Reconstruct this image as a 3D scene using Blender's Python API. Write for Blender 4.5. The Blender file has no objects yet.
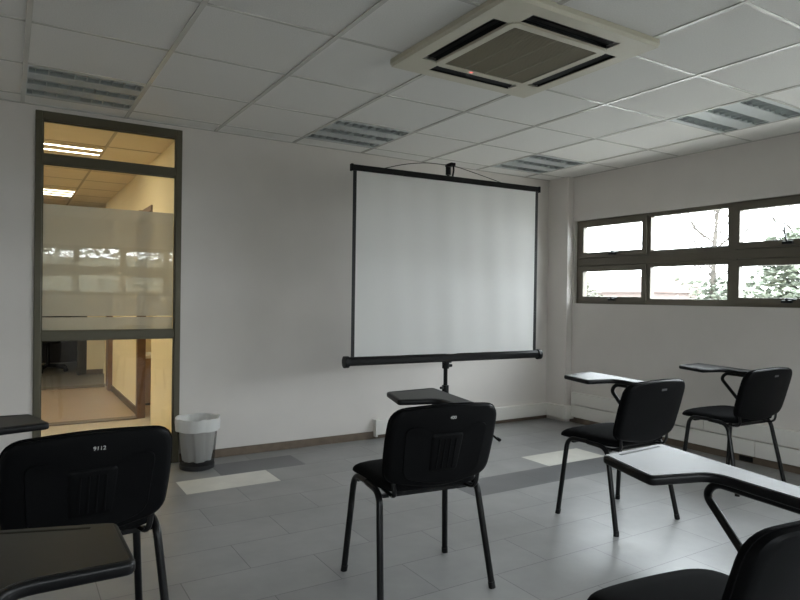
import bpy, bmesh, math, random
from mathutils import Vector, Matrix
random.seed(7)
PI = math.pi
scene = bpy.context.scene
C = scene.collection

# ------------------------------------------------------------------ materials
def new_mat(name):
    m = bpy.data.materials.new(name); m.use_nodes = True
    nt = m.node_tree
    return m, nt, nt.nodes['Principled BSDF']

def pmat(name, col, rough=.5, metal=0., spec=.5, noise=0., nscale=30., bump=0., bscale=200., coat=0.):
    m, nt, b = new_mat(name)
    b.inputs['Base Color'].default_value = (*col, 1)
    b.inputs['Roughness'].default_value = rough
    b.inputs['Metallic'].default_value = metal
    b.inputs['Specular IOR Level'].default_value = spec
    b.inputs['Coat Weight'].default_value = coat
    if noise or bump:
        tc = nt.nodes.new('ShaderNodeTexCoord')
    if noise:
        n = nt.nodes.new('ShaderNodeTexNoise'); n.inputs['Scale'].default_value = nscale; n.inputs['Detail'].default_value = 4
        nt.links.new(tc.outputs['Object'], n.inputs['Vector'])
        r = nt.nodes.new('ShaderNodeMapRange')
        r.inputs['From Min'].default_value = .3; r.inputs['From Max'].default_value = .7
        r.inputs['To Min'].default_value = 1 - noise; r.inputs['To Max'].default_value = 1 + noise
        nt.links.new(n.outputs['Fac'], r.inputs['Value'])
        mx = nt.nodes.new('ShaderNodeMix'); mx.data_type = 'RGBA'; mx.blend_type = 'MULTIPLY'
        mx.inputs['Factor'].default_value = 1; mx.inputs['A'].default_value = (*col, 1)
        nt.links.new(r.outputs['Result'], mx.inputs['B']); nt.links.new(mx.outputs['Result'], b.inputs['Base Color'])
    if bump:
        n2 = nt.nodes.new('ShaderNodeTexNoise'); n2.inputs['Scale'].default_value = bscale; n2.inputs['Detail'].default_value = 3
        nt.links.new(tc.outputs['Object'], n2.inputs['Vector'])
        bp = nt.nodes.new('ShaderNodeBump'); bp.inputs['Strength'].default_value = bump; bp.inputs['Distance'].default_value = .002
        nt.links.new(n2.outputs['Fac'], bp.inputs['Height']); nt.links.new(bp.outputs['Normal'], b.inputs['Normal'])
    return m

def emat(name, col, strength):
    m = bpy.data.materials.new(name); m.use_nodes = True; nt = m.node_tree; nt.nodes.clear()
    e = nt.nodes.new('ShaderNodeEmission'); e.inputs['Color'].default_value = (*col, 1); e.inputs['Strength'].default_value = strength
    o = nt.nodes.new('ShaderNodeOutputMaterial'); nt.links.new(e.outputs[0], o.inputs['Surface'])
    return m

def glass_mat(name, tint=(1, 1, 1), ior=1.5, gain=1.0):
    m = bpy.data.materials.new(name); m.use_nodes = True; nt = m.node_tree; nt.nodes.clear()
    t = nt.nodes.new('ShaderNodeBsdfTransparent'); t.inputs['Color'].default_value = (*tint, 1)
    g = nt.nodes.new('ShaderNodeBsdfGlossy'); g.inputs['Roughness'].default_value = .0
    f = nt.nodes.new('ShaderNodeFresnel')
    ge = nt.nodes.new('ShaderNodeNewGeometry'); mi_ = nt.nodes.new('ShaderNodeMapRange')      # same reflectance on both faces of the thin sheet
    mi_.inputs['To Min'].default_value = ior; mi_.inputs['To Max'].default_value = 1/ior
    nt.links.new(ge.outputs['Backfacing'], mi_.inputs['Value']); nt.links.new(mi_.outputs['Result'], f.inputs['IOR'])
    mu = nt.nodes.new('ShaderNodeMath'); mu.operation = 'MULTIPLY'; mu.inputs[1].default_value = gain
    mx = nt.nodes.new('ShaderNodeMixShader'); o = nt.nodes.new('ShaderNodeOutputMaterial')
    nt.links.new(f.outputs[0], mu.inputs[0]); nt.links.new(mu.outputs[0], mx.inputs['Fac'])
    nt.links.new(t.outputs[0], mx.inputs[1]); nt.links.new(g.outputs[0], mx.inputs[2]); nt.links.new(mx.outputs[0], o.inputs['Surface'])
    return m

def film_mat(name, col, clear, transl):
    m = bpy.data.materials.new(name); m.use_nodes = True; nt = m.node_tree; nt.nodes.clear()
    d = nt.nodes.new('ShaderNodeBsdfDiffuse'); d.inputs['Color'].default_value = (*col, 1)
    tl = nt.nodes.new('ShaderNodeBsdfTranslucent'); tl.inputs['Color'].default_value = (*col, 1)
    tp = nt.nodes.new('ShaderNodeBsdfTransparent')
    a = nt.nodes.new('ShaderNodeMixShader'); a.inputs['Fac'].default_value = transl
    b = nt.nodes.new('ShaderNodeMixShader'); b.inputs['Fac'].default_value = clear
    o = nt.nodes.new('ShaderNodeOutputMaterial')
    nt.links.new(d.outputs[0], a.inputs[1]); nt.links.new(tl.outputs[0], a.inputs[2])
    nt.links.new(a.outputs[0], b.inputs[1]); nt.links.new(tp.outputs[0], b.inputs[2]); nt.links.new(b.outputs[0], o.inputs['Surface'])
    return m

def tile_mat(name, col, rough, var=.08):
    """stone floor tile 593 x 293 mm with thin joints"""
    m, nt, b = new_mat(name)
    tc = nt.nodes.new('ShaderNodeTexCoord')
    mp = nt.nodes.new('ShaderNodeMapping'); mp.inputs['Location'].default_value = (-.91, -4.1433, 0)
    nt.links.new(tc.outputs['Object'], mp.inputs['Vector'])
    br = nt.nodes.new('ShaderNodeTexBrick'); br.offset = .5; br.offset_frequency = 2; br.squash = 1
    br.inputs['Scale'].default_value = 1; br.inputs['Brick Width'].default_value = .5933; br.inputs['Row Height'].default_value = .29333
    br.inputs['Mortar Size'].default_value = .0022; br.inputs['Mortar Smooth'].default_value = .2; br.inputs['Bias'].default_value = 0
    br.inputs['Color1'].default_value = (*[c * (1 - var) for c in col], 1)
    br.inputs['Color2'].default_value = (*[c * (1 + var) for c in col], 1)
    br.inputs['Mortar'].default_value = (*[c * .45 for c in col], 1)
    nt.links.new(mp.outputs[0], br.inputs['Vector'])
    n = nt.nodes.new('ShaderNodeTexNoise'); n.inputs['Scale'].default_value = 3.5; n.inputs['Detail'].default_value = 8; n.inputs['Roughness'].default_value = .6
    nt.links.new(tc.outputs['Object'], n.inputs['Vector'])
    r = nt.nodes.new('ShaderNodeMapRange'); r.inputs['From Min'].default_value = .3; r.inputs['From Max'].default_value = .7
    r.inputs['To Min'].default_value = .86; r.inputs['To Max'].default_value = 1.14
    nt.links.new(n.outputs['Fac'], r.inputs['Value'])
    mx = nt.nodes.new('ShaderNodeMix'); mx.data_type = 'RGBA'; mx.blend_type = 'MULTIPLY'; mx.inputs['Factor'].default_value = 1
    nt.links.new(br.outputs['Color'], mx.inputs['A']); nt.links.new(r.outputs['Result'], mx.inputs['B'])
    nt.links.new(mx.outputs['Result'], b.inputs['Base Color'])
    rr = nt.nodes.new('ShaderNodeMapRange'); rr.inputs['From Min'].default_value = .3; rr.inputs['From Max'].default_value = .7
    rr.inputs['To Min'].default_value = rough - .05; rr.inputs['To Max'].default_value = rough + .07
    nt.links.new(n.outputs['Fac'], rr.inputs['Value']); b.inputs['Roughness'].default_value = rough
    bp = nt.nodes.new('ShaderNodeBump'); bp.inputs['Strength'].default_value = .35; bp.inputs['Distance'].default_value = .001
    b.inputs['Specular IOR Level'].default_value = 1.0
    iv = nt.nodes.new('ShaderNodeMath'); iv.operation = 'SUBTRACT'; iv.inputs[0].default_value = 1
    nt.links.new(br.outputs['Fac'], iv.inputs[1]); nt.links.new(iv.outputs[0], bp.inputs['Height']); nt.links.new(bp.outputs['Normal'], b.inputs['Normal'])
    return m

M = {}
M['wall'] = pmat('wall_paint', (.65, .615, .585), .75, noise=.025, nscale=3, bump=.15, bscale=90)
M['ceil'] = pmat('ceiling_tile', (.72, .71, .68), .9, noise=.05, nscale=160, bump=.5, bscale=160)
M['tbar'] = pmat('ceiling_bar', (.58, .57, .53), .27, spec=.8)
M['floor'] = tile_mat('floor_grey', (.27, .27, .268), .35)
M['floor_white'] = tile_mat('floor_pale', (.72, .70, .64), .32, .02)
M['floor_dark'] = tile_mat('floor_dark', (.095, .098, .105), .35, .03)
M['skirt'] = pmat('brown_skirting', (.14, .105, .075), .55, noise=.15, nscale=20)
M['trunk'] = pmat('white_trunking', (.72, .70, .66), .4)
M['bronze'] = pmat('bronze_aluminium', (.085, .075, .048), .42, metal=.2, spec=.5)
M['bronze_win'] = pmat('bronze_window', (.12, .105, .078), .45, metal=.1, spec=.5)  # same bronze as the interior frames, colour lightened for the backlit sashes
M['black_plastic'] = pmat('black_plastic', (.004, .004, .0045), .40, spec=.25, noise=.1, nscale=60)
M['shell'] = pmat('black_shell', (.002, .0021, .0025), .5, spec=.10, bump=.12, bscale=500)
M['fabric'] = pmat('black_fabric', (.0035, .0035, .004), .95, spec=.10, noise=.25, nscale=400, bump=.5, bscale=700)
M['black_metal'] = pmat('black_metal', (.003, .003, .0033), .3, spec=.25)
M['tablet'] = pmat('tablet_top', (.007, .0065, .006), .42, spec=.4, noise=.18, nscale=45)
M['chrome'] = pmat('chrome_bolt', (.6, .6, .6), .25, metal=1)
M['ink'] = pmat('white_marking', (.62, .62, .60), .6)
M['fabric_white'] = pmat('screen_fabric', (.88, .88, .87), .7)
M['screen_back'] = pmat('screen_black', (.02, .02, .021), .5)
M['ac'] = pmat('ac_plastic', (.56, .53, .43), .45)
M['ac_grille'] = pmat('ac_grille', (.22, .195, .135), .6)
M['ac_dark'] = pmat('ac_dark', (.008, .009, .011), .35)
M['ac_lamp'] = emat('ac_indicator', (1, .25, .22), .28)
M['pan'] = pmat('luminaire_pan', (.46, .49, .49), .4, metal=.1)
M['louver'] = pmat('louver_aluminium', (.42, .45, .45), .4, metal=.3)
M['recess'] = pmat('luminaire_recess', (.80, .83, .82), .5)
M['tube_off'] = pmat('tube_unlit', (.75, .78, .78), .35)
M['tube_on'] = emat('tube_lit', (1, .90, .70), 5)
M['cream'] = pmat('cream_wall', (.86, .75, .49), .7, noise=.02, nscale=4)
M['cream_ceil'] = pmat('corridor_ceiling', (.74, .64, .45), .85)
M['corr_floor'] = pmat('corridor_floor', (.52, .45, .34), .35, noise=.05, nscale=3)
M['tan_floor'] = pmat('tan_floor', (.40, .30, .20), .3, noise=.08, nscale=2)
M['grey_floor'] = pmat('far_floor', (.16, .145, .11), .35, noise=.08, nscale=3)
M['wood'] = pmat('brown_wood', (.16, .085, .04), .5, noise=.2, nscale=12)
M['threshold'] = pmat('threshold', (.15, .115, .08), .5)
M['dark_wall'] = pmat('dark_room_wall', (.035, .035, .04), .7)  # near-black colour stands in for the darkness of the unlit far room
M['cabinet'] = pmat('cabinet_wood', (.30, .19, .10), .5)
M['glass'] = glass_mat('clear_glass', (.96, .97, .96), 1.5, 1.0)
M['glass_in'] = glass_mat('interior_glass', (.93, .94, .92), 1.5, 1.0)
M['film'] = film_mat('frosted_film', (.52, .52, .49), .12, .46)
M['bag'] = film_mat('bin_bag', (.80, .80, .79), .06, .3)
M['bin'] = film_mat('bin_body', (.02, .02, .022), .78, 0.0)
M['bin_base'] = pmat('bin_base', (.012, .012, .013), .5)
M['leaf'] = pmat('leaf_green', (.10, .115, .085), .7, noise=.35, nscale=3)
M['leaf_b'] = pmat('leaf_olive', (.10, .10, .075), .7, noise=.3, nscale=3)
M['hedge'] = pmat('hedge_leaf', (.24, .24, .19), .7, noise=.3, nscale=3)
M['bark'] = pmat('bark', (.05, .043, .036), .9, noise=.3, nscale=10)
M['grass'] = pmat('ground_paving', (.27, .26, .24), .9, noise=.3, nscale=.6)
M['plaster'] = pmat('far_plaster', (.13, .10, .09), .8)
M['roof'] = pmat('far_roof', (.10, .07, .06), .8)

# ------------------------------------------------------------------ mesh helpers
def obj(name, bm, mats, parent=None, smooth=None, loc=None):
    me = bpy.data.meshes.new(name)
    bmesh.ops.recalc_face_normals(bm, faces=bm.faces)
    bm.to_mesh(me); bm.free()
    if not isinstance(mats, (list, tuple)): mats = [mats]
    for m in mats: me.materials.append(m)
    o = bpy.data.objects.new(name, me); C.objects.link(o)
    if parent: o.parent = parent
    if loc: o.location = loc
    if smooth:
        for p in me.polygons: p.use_smooth = True
        me.set_sharp_from_angle(angle=math.radians(smooth))
    return o

def tag(o, label=None, cat=None, group=None, kind=None):
    if label: o['label'] = label
    if cat: o['category'] = cat
    if group: o['group'] = group
    if kind: o['kind'] = kind
    return o

def empty(name, loc, label, cat, group=None, rz=0):
    o = bpy.data.objects.new(name, None); C.objects.link(o); o.empty_display_size = .1
    o.location = loc; o.rotation_euler = (0, 0, rz)
    return tag(o, label, cat, group)

def struct(name, bm, mats, parent=None, smooth=None):
    o = obj(name, bm, mats, parent, smooth)
    if not parent: o['kind'] = 'structure'
    return o

def box(bm, x0, x1, y0, y1, z0, z1, mi=0, bev=0, seg=2):
    v = [bm.verts.new(p) for p in ((x0,y0,z0),(x1,y0,z0),(x1,y1,z0),(x0,y1,z0),(x0,y0,z1),(x1,y0,z1),(x1,y1,z1),(x0,y1,z1))]
    fs = [bm.faces.new([v[i] for i in f]) for f in ((0,3,2,1),(4,5,6,7),(0,1,5,4),(1,2,6,5),(2,3,7,6),(3,0,4,7))]
    for f in fs: f.material_index = mi
    if bev:
        es = list({e for f in fs for e in f.edges})
        r = bmesh.ops.bevel(bm, geom=es, offset=bev, segments=seg, affect='EDGES', profile=.5)
        for f in r['faces']: f.material_index = mi
    return bm

def B(*a, **k): return box(bmesh.new(), *a, **k)

def quad(bm, pts, mi=0):
    f = bm.faces.new([bm.verts.new(p) for p in pts]); f.material_index = mi; return f

def round_path(pts, r, n=6):
    """polyline with its inner corners rounded (radius r or per-corner list)"""
    pts = [Vector(p) for p in pts]; out = [pts[0]]
    for i in range(1, len(pts) - 1):
        a, b, c = pts[i-1], pts[i], pts[i+1]
        rr = r[i-1] if isinstance(r, (list, tuple)) else r
        d = min(rr, (a-b).length * .48, (c-b).length * .48)
        p0 = b + (a-b).normalized() * d; p2 = b + (c-b).normalized() * d
        for k in range(n + 1):
            t = k / n
            out.append(p0 * (1-t)**2 + b * 2*t*(1-t) + p2 * t*t)
    out.append(pts[-1]); return out

def tube(bm, path, ra, rb=None, seg=12, side=None, caps=True, mi=0):
    """sweep an ellipse (ra along `side`, rb across) along path"""
    rb = rb or ra
    path = [Vector(p) for p in path]; rings = []; prev = None
    for i, p in enumerate(path):
        t = (path[min(i+1, len(path)-1)] - path[max(i-1, 0)]).normalized()
        if side is not None: u = Vector(side)
        elif prev is None: u = Vector((0, 0, 1)) if abs(t.z) < .9 else Vector((1, 0, 0))
        else: u = prev
        u = (u - t * u.dot(t)).normalized(); prev = u; w = t.cross(u)
        rings.append([bm.verts.new(p + u * ra * math.cos(2*PI*k/seg) + w * rb * math.sin(2*PI*k/seg)) for k in range(seg)])
    for a, b in zip(rings, rings[1:]):
        for k in range(seg):
            bm.faces.new((a[k], a[(k+1) % seg], b[(k+1) % seg], b[k])).material_index = mi
    if caps:
        bm.faces.new(rings[0][::-1]).material_index = mi; bm.faces.new(rings[-1]).material_index = mi
    return bm

def lathe(bm, prof, seg=40, c=(0, 0), mi=0, close=False):
    rings = []
    for r, z in prof:
        rings.append([bm.verts.new((c[0] + r*math.cos(2*PI*k/seg), c[1] + r*math.sin(2*PI*k/seg), z)) for k in range(seg)])
    for a, b in zip(rings, rings[1:]):
        for k in range(seg): bm.faces.new((a[k], a[(k+1) % seg], b[(k+1) % seg], b[k])).material_index = mi
    if close:
        bm.faces.new(rings[0][::-1]).material_index = mi; bm.faces.new(rings[-1]).material_index = mi
    return bm

def rounded_poly(pts, rad, n=6):
    """closed 2D polygon with rounded corners; rad scalar or list"""
    out = []; N = len(pts)
    for i in range(N):
        a, b, c = Vector(pts[i-1]), Vector(pts[i]), Vector(pts[(i+1) % N])
        r = rad[i] if isinstance(rad, (list, tuple)) else rad
        d = min(r, (a-b).length * .45, (c-b).length * .45)
        p0 = b + (a-b).normalized() * d; p2 = b + (c-b).normalized() * d
        for k in range(n + 1):
            t = k / n
            out.append(p0*(1-t)**2 + b*2*t*(1-t) + p2*t*t)
    return out

def slab(bm, outline, z0, z1, bev=.004, mi=0, seg=2):
    """extruded outline with rounded upper and lower rims"""
    N = len(outline)
    cx = sum(p[0] for p in outline) / N; cy = sum(p[1] for p in outline) / N
    def inset(d):
        res = []
        for i in range(N):
            a, b, c = outline[i-1], outline[i], outline[(i+1) % N]
            t = Vector((c[0]-a[0], c[1]-a[1])); t = t.normalized() if t.length else Vector((1, 0))
            res.append((b[0] - t.y * d, b[1] + t.x * d))
        return res
    area = sum(outline[i-1][0]*outline[i][1] - outline[i][0]*outline[i-1][1] for i in range(N))
    s = 1 if area > 0 else -1
    lv = []
    for k in range(seg + 1):
        a = k / seg * PI / 2; lv.append((bev * (1 - math.sin(a)), z0 + bev * (1 - math.cos(a))))
    for k in range(seg + 1):
        a = k / seg * PI / 2; lv.append((bev * (1 - math.cos(a)), z1 - bev * (1 - math.sin(a))))
    rings = [[bm.verts.new((x, y, z)) for x, y in inset(d * s)] for d, z in lv]
    for a, b in zip(rings, rings[1:]):
        for k in range(N): bm.faces.new((a[k], a[(k+1) % N], b[(k+1) % N], b[k])).material_index = mi
    bm.faces.new(rings[0][::-1]).material_index = mi; bm.faces.new(rings[-1]).material_index = mi
    return bm

def pad(bm, outline, rs, top, bot, fn):
    """closed pad: rings of `outline` scaled by rs (1 -> rim), heights top(r) / bot(r); fn maps (x, y, h) to 3D"""
    N = len(outline)
    def layer(hf):
        rings = []
        for r in rs: rings.append([bm.verts.new(fn(p[0]*r, p[1]*r, hf(r))) for p in outline])
        c = bm.verts.new(fn(0, 0, hf(0)))
        for a, b in zip(rings, rings[1:]):
            for k in range(N): bm.faces.new((a[k], a[(k+1) % N], b[(k+1) % N], b[k]))
        for k in range(N): bm.faces.new((rings[-1][k], rings[-1][(k+1) % N], c))
        return rings[0]
    a = layer(top); b = layer(bot)
    for k in range(N): bm.faces.new((a[k], a[(k+1) % N], b[(k+1) % N], b[k]))
    return bm

def text_mesh(name, body, size, mat, parent, mw):
    cu = bpy.data.curves.new(name, 'FONT'); cu.body = body; cu.size = size; cu.align_x = 'CENTER'; cu.align_y = 'CENTER'; cu.extrude = .0006
    t = bpy.data.objects.new(name + '_tmp', cu); C.objects.link(t)
    dg = bpy.context.evaluated_depsgraph_get(); me = bpy.data.meshes.new_from_object(t.evaluated_get(dg))
    bpy.data.objects.remove(t); bpy.data.curves.remove(cu)
    me.materials.clear(); me.materials.append(mat)
    me.transform(mw)
    o = bpy.data.objects.new(name, me); C.objects.link(o); o.parent = parent
    return o

# ------------------------------------------------------------------ room dimensions (metres; camera stands over the origin)
XL, XR, YF, YB, H = -2.55, 4.675, -2.0, 4.63, 2.375
WT = .12
TX, TY, TS = .0663, 3.2265, .6       # ceiling grid origin and pitch
# interior glazing
GX0, GX1, GZ = .138, 1.037, 2.342
# ribbon window right
RW0, RW1, WZ0, WZ1 = -1.84, 4.345, 1.150, 1.945
# ribbon window rear
BW0, BW1 = -1.19, 3.73

# floor: one face per tile so accent tiles carry their own stone
bm = bmesh.new()
tw, th = .5933, .29333
white = {(0, 0), (2, 4)}; dark = {(-1, 0), (3, 2), (3, 3), (3, 4)}
row = -2
y1 = YB
while True:
    top = 4.1433 - row * th; bot = top - th
    y0 = max(bot, YF); y1 = min(top, YB)
    off = .91 + (th if row % 2 else 0)
    k = -7
    while True:
        a = off + k * tw; b2 = a + tw
        if a >= XR: break
        xa, xb = max(a, XL), min(b2, XR)
        if xb > xa + 1e-4 and y1 > y0 + 1e-4:
            mi = 1 if (row, k) in white else 2 if (row, k) in dark else 0
            quad(bm, [(xa,y0,0),(xb,y0,0),(xb,y1,0),(xa,y1,0)], mi)
        k += 1
    row += 1
    if bot <= YF: break
bmesh.ops.remove_doubles(bm, verts=bm.verts, dist=1e-5)
struct('floor', bm, [M['floor'], M['floor_white'], M['floor_dark']])

# ceiling: mineral tiles + T-bars; luminaire cells left open
LIGHTS = [(0, 1), (3, 1), (6, 1), (6, -2)]
bm = bmesh.new()
i0 = -5; i1 = 8; j0 = -9; j1 = 3
for i in range(i0, i1):
    for j in range(j0, j1):
        xa, xb = max(TX+TS*i, XL), min(TX+TS*(i+1), XR); ya, yb = max(TY+TS*j, YF), min(TY+TS*(j+1), YB)
        if xb <= xa or yb <= ya: continue
        if (i, j) in LIGHTS: continue
        quad(bm, [(xa,ya,H),(xb,ya,H),(xb,yb,H),(xa,yb,H)])
for i in range(i0, i1 + 1):
    x = TX + TS*i
    if XL < x < XR: box(bm, x-.0115, x+.0115, YF, YB, H-.005, H+.002, 1)
for j in range(j0, j1 + 1):
    y = TY + TS*j
    if YF < y < YB: box(bm, XL, XR, y-.0085, y+.0085, H-.003, H+.002, 1)
for a in ((XL, XL+.02, YF, YB), (XR-.02, XR, YF, YB), (XL, XR, YF, YF+.02), (XL, XR, YB-.02, YB)):
    box(bm, *a, H-.005, H+.002, 1)
box(bm, XL-WT, XR+WT, YF-WT, YB+WT, H+.14, H+.2)
struct('ceiling', bm, [M['ceil'], M['tbar']])

# walls
bm = bmesh.new()
box(bm, XL-WT, GX0, YB, YB+WT, 0, H+.15); box(bm, GX1, XR+WT, YB, YB+WT, 0, H+.15); box(bm, GX0, GX1, YB, YB+WT, GZ, H+.15)
struct('wall_back', bm, M['wall'])
RT = .10
bm = bmesh.new()
box(bm, XR, XR+RT, YF-WT, RW0, 0, H+.15); box(bm, XR, XR+RT, RW1, YB, 0, H+.15)
box(bm, XR, XR+RT, RW0, RW1, 0, WZ0); box(bm, XR, XR+RT, RW0, RW1, WZ1, H+.15)
struct('wall_right', bm, M['wall'])
bm = bmesh.new()
box(bm, XL, BW0, YF-RT, YF, 0, H+.15); box(bm, BW1, XR, YF-RT, YF, 0, H+.15)
box(bm, BW0, BW1, YF-RT, YF, 0, WZ0); box(bm, BW0, BW1, YF-RT, YF, WZ1, H+.15)
struct('wall_rear', bm, M['wall'])
struct('wall_left', B(XL-WT, XL, YF-RT, YB, 0, H+.15), M['wall'])
CX, CY = 4.60, 4.37
struct('wall_corner', B(CX, XR, CY, YB, 0, H), M['wall'])

# skirting and cable trunking
bm = B(XL, GX0-.002, YB-.014, YB, 0, .06, bev=.002); box(bm, GX1+.002, 2.63, YB-.014, YB, 0, .06, bev=.002); box(bm, 2.63, CX, YB-.014, YB, 0, .04)
struct('baseboard_back', bm, M['skirt'])
struct('baseboard_right', B(XR-.014, XR, YF, CY, 0, .06, bev=.002), M['skirt'])
TD = .05
bm = B(2.63, CX-.001, YB-TD, YB, .036, .156, bev=.004)
box(bm, 2.612, 2.632, YB-TD-.004, YB, .02, .162, bev=.003)      # end cap
box(bm, CX-TD, CX, CY-TD, YB-TD, .040, .160, bev=.004)
box(bm, CX-TD, XR-.001, CY-TD, CY, .040, .160, bev=.004)
box(bm, CX-TD-.003, CX+.07, CY-TD-.003, CY+.05, .036, .164, bev=.004)
struct('trim_1', bm, M['trunk'])
bm = bmesh.new()
for z0, z1 in ((.060, .174), (.183, .296)):
    ys = [CY-TD, 3.43, 2.55, 1.35, .15, -1.0, YF]
    if z0 > .1: ys = [CY-TD, 2.95, 1.75, .55, YF]
    for a, b2 in zip(ys, ys[1:]): box(bm, XR-TD, XR, b2+.002, a-.002, z0, z1, bev=.003)
box(bm, XR-.02, XR, YF, CY-TD, .06, .29)
struct('trim_2', bm, M['trunk'])
so = obj('cable_outlet', B(XR-.024, XR-.0145, 2.58, 2.68, .008, .045, bev=.003), M['black_plastic'])
tag(so, 'small black box fixed on the brown skirting behind the chair by the right wall', 'outlet')

# ------------------------------------------------------------------ ribbon windows
def bars_box(bm, horiz, a0, a1, z0, z1, d0, d1, mi=0, bev=.003):
    """box spanning a0..a1 along the wall, d0..d1 through it"""
    if horiz == 'y': box(bm, d0, d1, a0, a1, z0, z1, mi, bev)
    else: box(bm, a0, a1, d0, d1, z0, z1, mi, bev)

ROWS_CASEMENT = [(1.218, 1.454), (1.636, 1.878)]; ROWS_FIXED = [(1.203, 1.478), (1.612, 1.908)]
def ribbon(name, horiz, wall, sgn, a0, a1, cols):
    """cols: list of (g0, g1, casement?)  sgn = direction from room to outside"""
    f0, f1 = wall + sgn*.028, wall + sgn*.088
    lo, hi = min(f0, f1), max(f0, f1)
    bm = bmesh.new()
    bars_box(bm, horiz, a0, a1, WZ0, WZ0+.042, lo, hi); bars_box(bm, horiz, a0, a1, WZ1-.036, WZ1, lo, hi)
    bars_box(bm, horiz, a0+.03, a1-.03, 1.475, 1.622, lo+.012, hi-.004); bars_box(bm, horiz, a0, a1, 1.512, 1.580, lo, hi)
    cs = sorted(cols)
    edges = [a0] + [(cs[i][1] + cs[i+1][0]) / 2 for i in range(len(cs)-1)] + [a1]
    for i, e in enumerate(edges):
        w = .026
        x0, x1 = (e, e+.04) if i == 0 else (e-.04, e) if i == len(edges)-1 else (e-w, e+w)
        bars_box(bm, horiz, x0, x1, WZ0+.001, WZ1-.001, lo+.002, hi-.002)
    root = struct(name, bm, M['bronze_win'])
    s0, s1 = wall + sgn*.016, wall + sgn*.074
    sl, sh = min(s0, s1), max(s0, s1)
    gl = wall + sgn*.052
    for g0, g1, cas in cs:
        for zi, (z0, z1) in enumerate(ROWS_CASEMENT if cas else ROWS_FIXED):
            l, h2 = (sl, sh) if cas else (lo+.004, hi-.006)
            fw = .05 if cas else .032
            bm = bmesh.new()
            bars_box(bm, horiz, g0-fw, g1+fw, z0-fw, z0, l, h2); bars_box(bm, horiz, g0-fw, g1+fw, z1, z1+(.05 if cas else .03), l, h2)
            bars_box(bm, horiz, g0-fw, g0, z0-fw, z1+(.05 if cas else .03), l+.001, h2-.001); bars_box(bm, horiz, g1, g1+fw, z0-fw, z1+(.05 if cas else .03), l+.001, h2-.001)
            sa = obj('sash', bm, M['bronze_win'], root)
            bm = bmesh.new()
            bars_box(bm, horiz, g0-.006, g1+.006, z0-.006, z1+.006, gl-.002, gl+.002, bev=0)
            obj('pane', bm, M['glass'], sa)
            if cas:
                c = (g0 + g1) / 2 - .03
                hd = wall + sgn*.016; he = hd - sgn*.03
                bm = bmesh.new()
                bars_box(bm, horiz, c-.035, c+.035, z0-.036, z0-.014, min(hd, he), max(hd, he), bev=.004)
                p = lambda a, d, z: (d, a, z) if horiz == 'y' else (a, d, z)
                if zi == 0 or g0 > 3.2:
                    tube(bm, round_path([p(c-.01, he, z0-.02), p(c+.0, he-sgn*.012, z0-.004), p(c-.075, he-sgn*.012, z0-.012)], .01), .007, .006, 8)
                else:
                    tube(bm, round_path([p(c-.0, he, z0-.02), p(c+.0, he-sgn*.02, z0+.01), p(c+.012, he-sgn*.02, z0+.105)], .015), .008, .006, 8)
                obj('window_handle', bm, M['black_plastic'], sa, smooth=40)
    return root

cols = []
for k in range(4):
    cols.append((3.597-1.527*k, 4.254-1.527*k, True)); cols.append((2.828-1.527*k, 3.516-1.527*k, False))
ribbon('window_1', 'y', XR, 1, RW0, RW1, cols)
ribbon('window_2', 'x', YF, -1, BW0, BW1, [(1.66+.69*k, 2.26+.69*k, k % 2 == 0) for k in range(-4, 3)])

# ------------------------------------------------------------------ interior glazing to the corridor
gy0, gy1 = YB-.012, YB+.058
bm = bmesh.new()
fw = .040
box(bm, GX0, GX0+fw, gy0, gy1, 0, GZ, bev=.003); box(bm, GX1-fw, GX1, gy0, gy1, 0, GZ, bev=.003)
box(bm, GX0+fw, GX1-fw, gy0, gy1, GZ-.058, GZ, bev=.003)
box(bm, GX0+fw, GX1-fw, gy0+.004, gy1-.004, 2.010, 2.068, bev=.003)
box(bm, GX0+fw, GX1-fw, gy0+.004, gy1-.004, .884, .938, bev=.003)
box(bm, GX0+fw, GX1-fw, gy0+.004, gy1-.004, 0, .06, bev=.003)
for z0, z1 in ((.060, .884), (.938, 2.010), (2.068, GZ-.058)):      # glazing beads
    for a in ((GX0+fw, GX0+fw+.008, z0, z1), (GX1-fw-.008, GX1-fw, z0, z1), (GX0+fw, GX1-fw, z0, z0+.008), (GX0+fw, GX1-fw, z1-.008, z1)):
        box(bm, a[0], a[1], gy0+.012, gy0+.024, a[2], a[3])
gl = struct('window_3', bm, M['bronze'])
for z0, z1 in ((.060, .884), (.938, 2.010), (2.068, GZ-.058)):
    obj('pane', B(GX0+fw+.001, GX1-fw-.001, gy0+.026, gy0+.032, z0, z1), M['glass_in'], gl)
bm = bmesh.new()
for z0, z1 in ((1.036, 1.757), (.939, 1.028)):
    quad(bm, [(GX0+fw+.009, gy0+.034, z0), (GX1-fw-.009, gy0+.034, z0), (GX1-fw-.009, gy0+.034, z1), (GX0+fw+.009, gy0+.034, z1)])
obj('frosted_film', bm, M['film'], gl)

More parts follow.
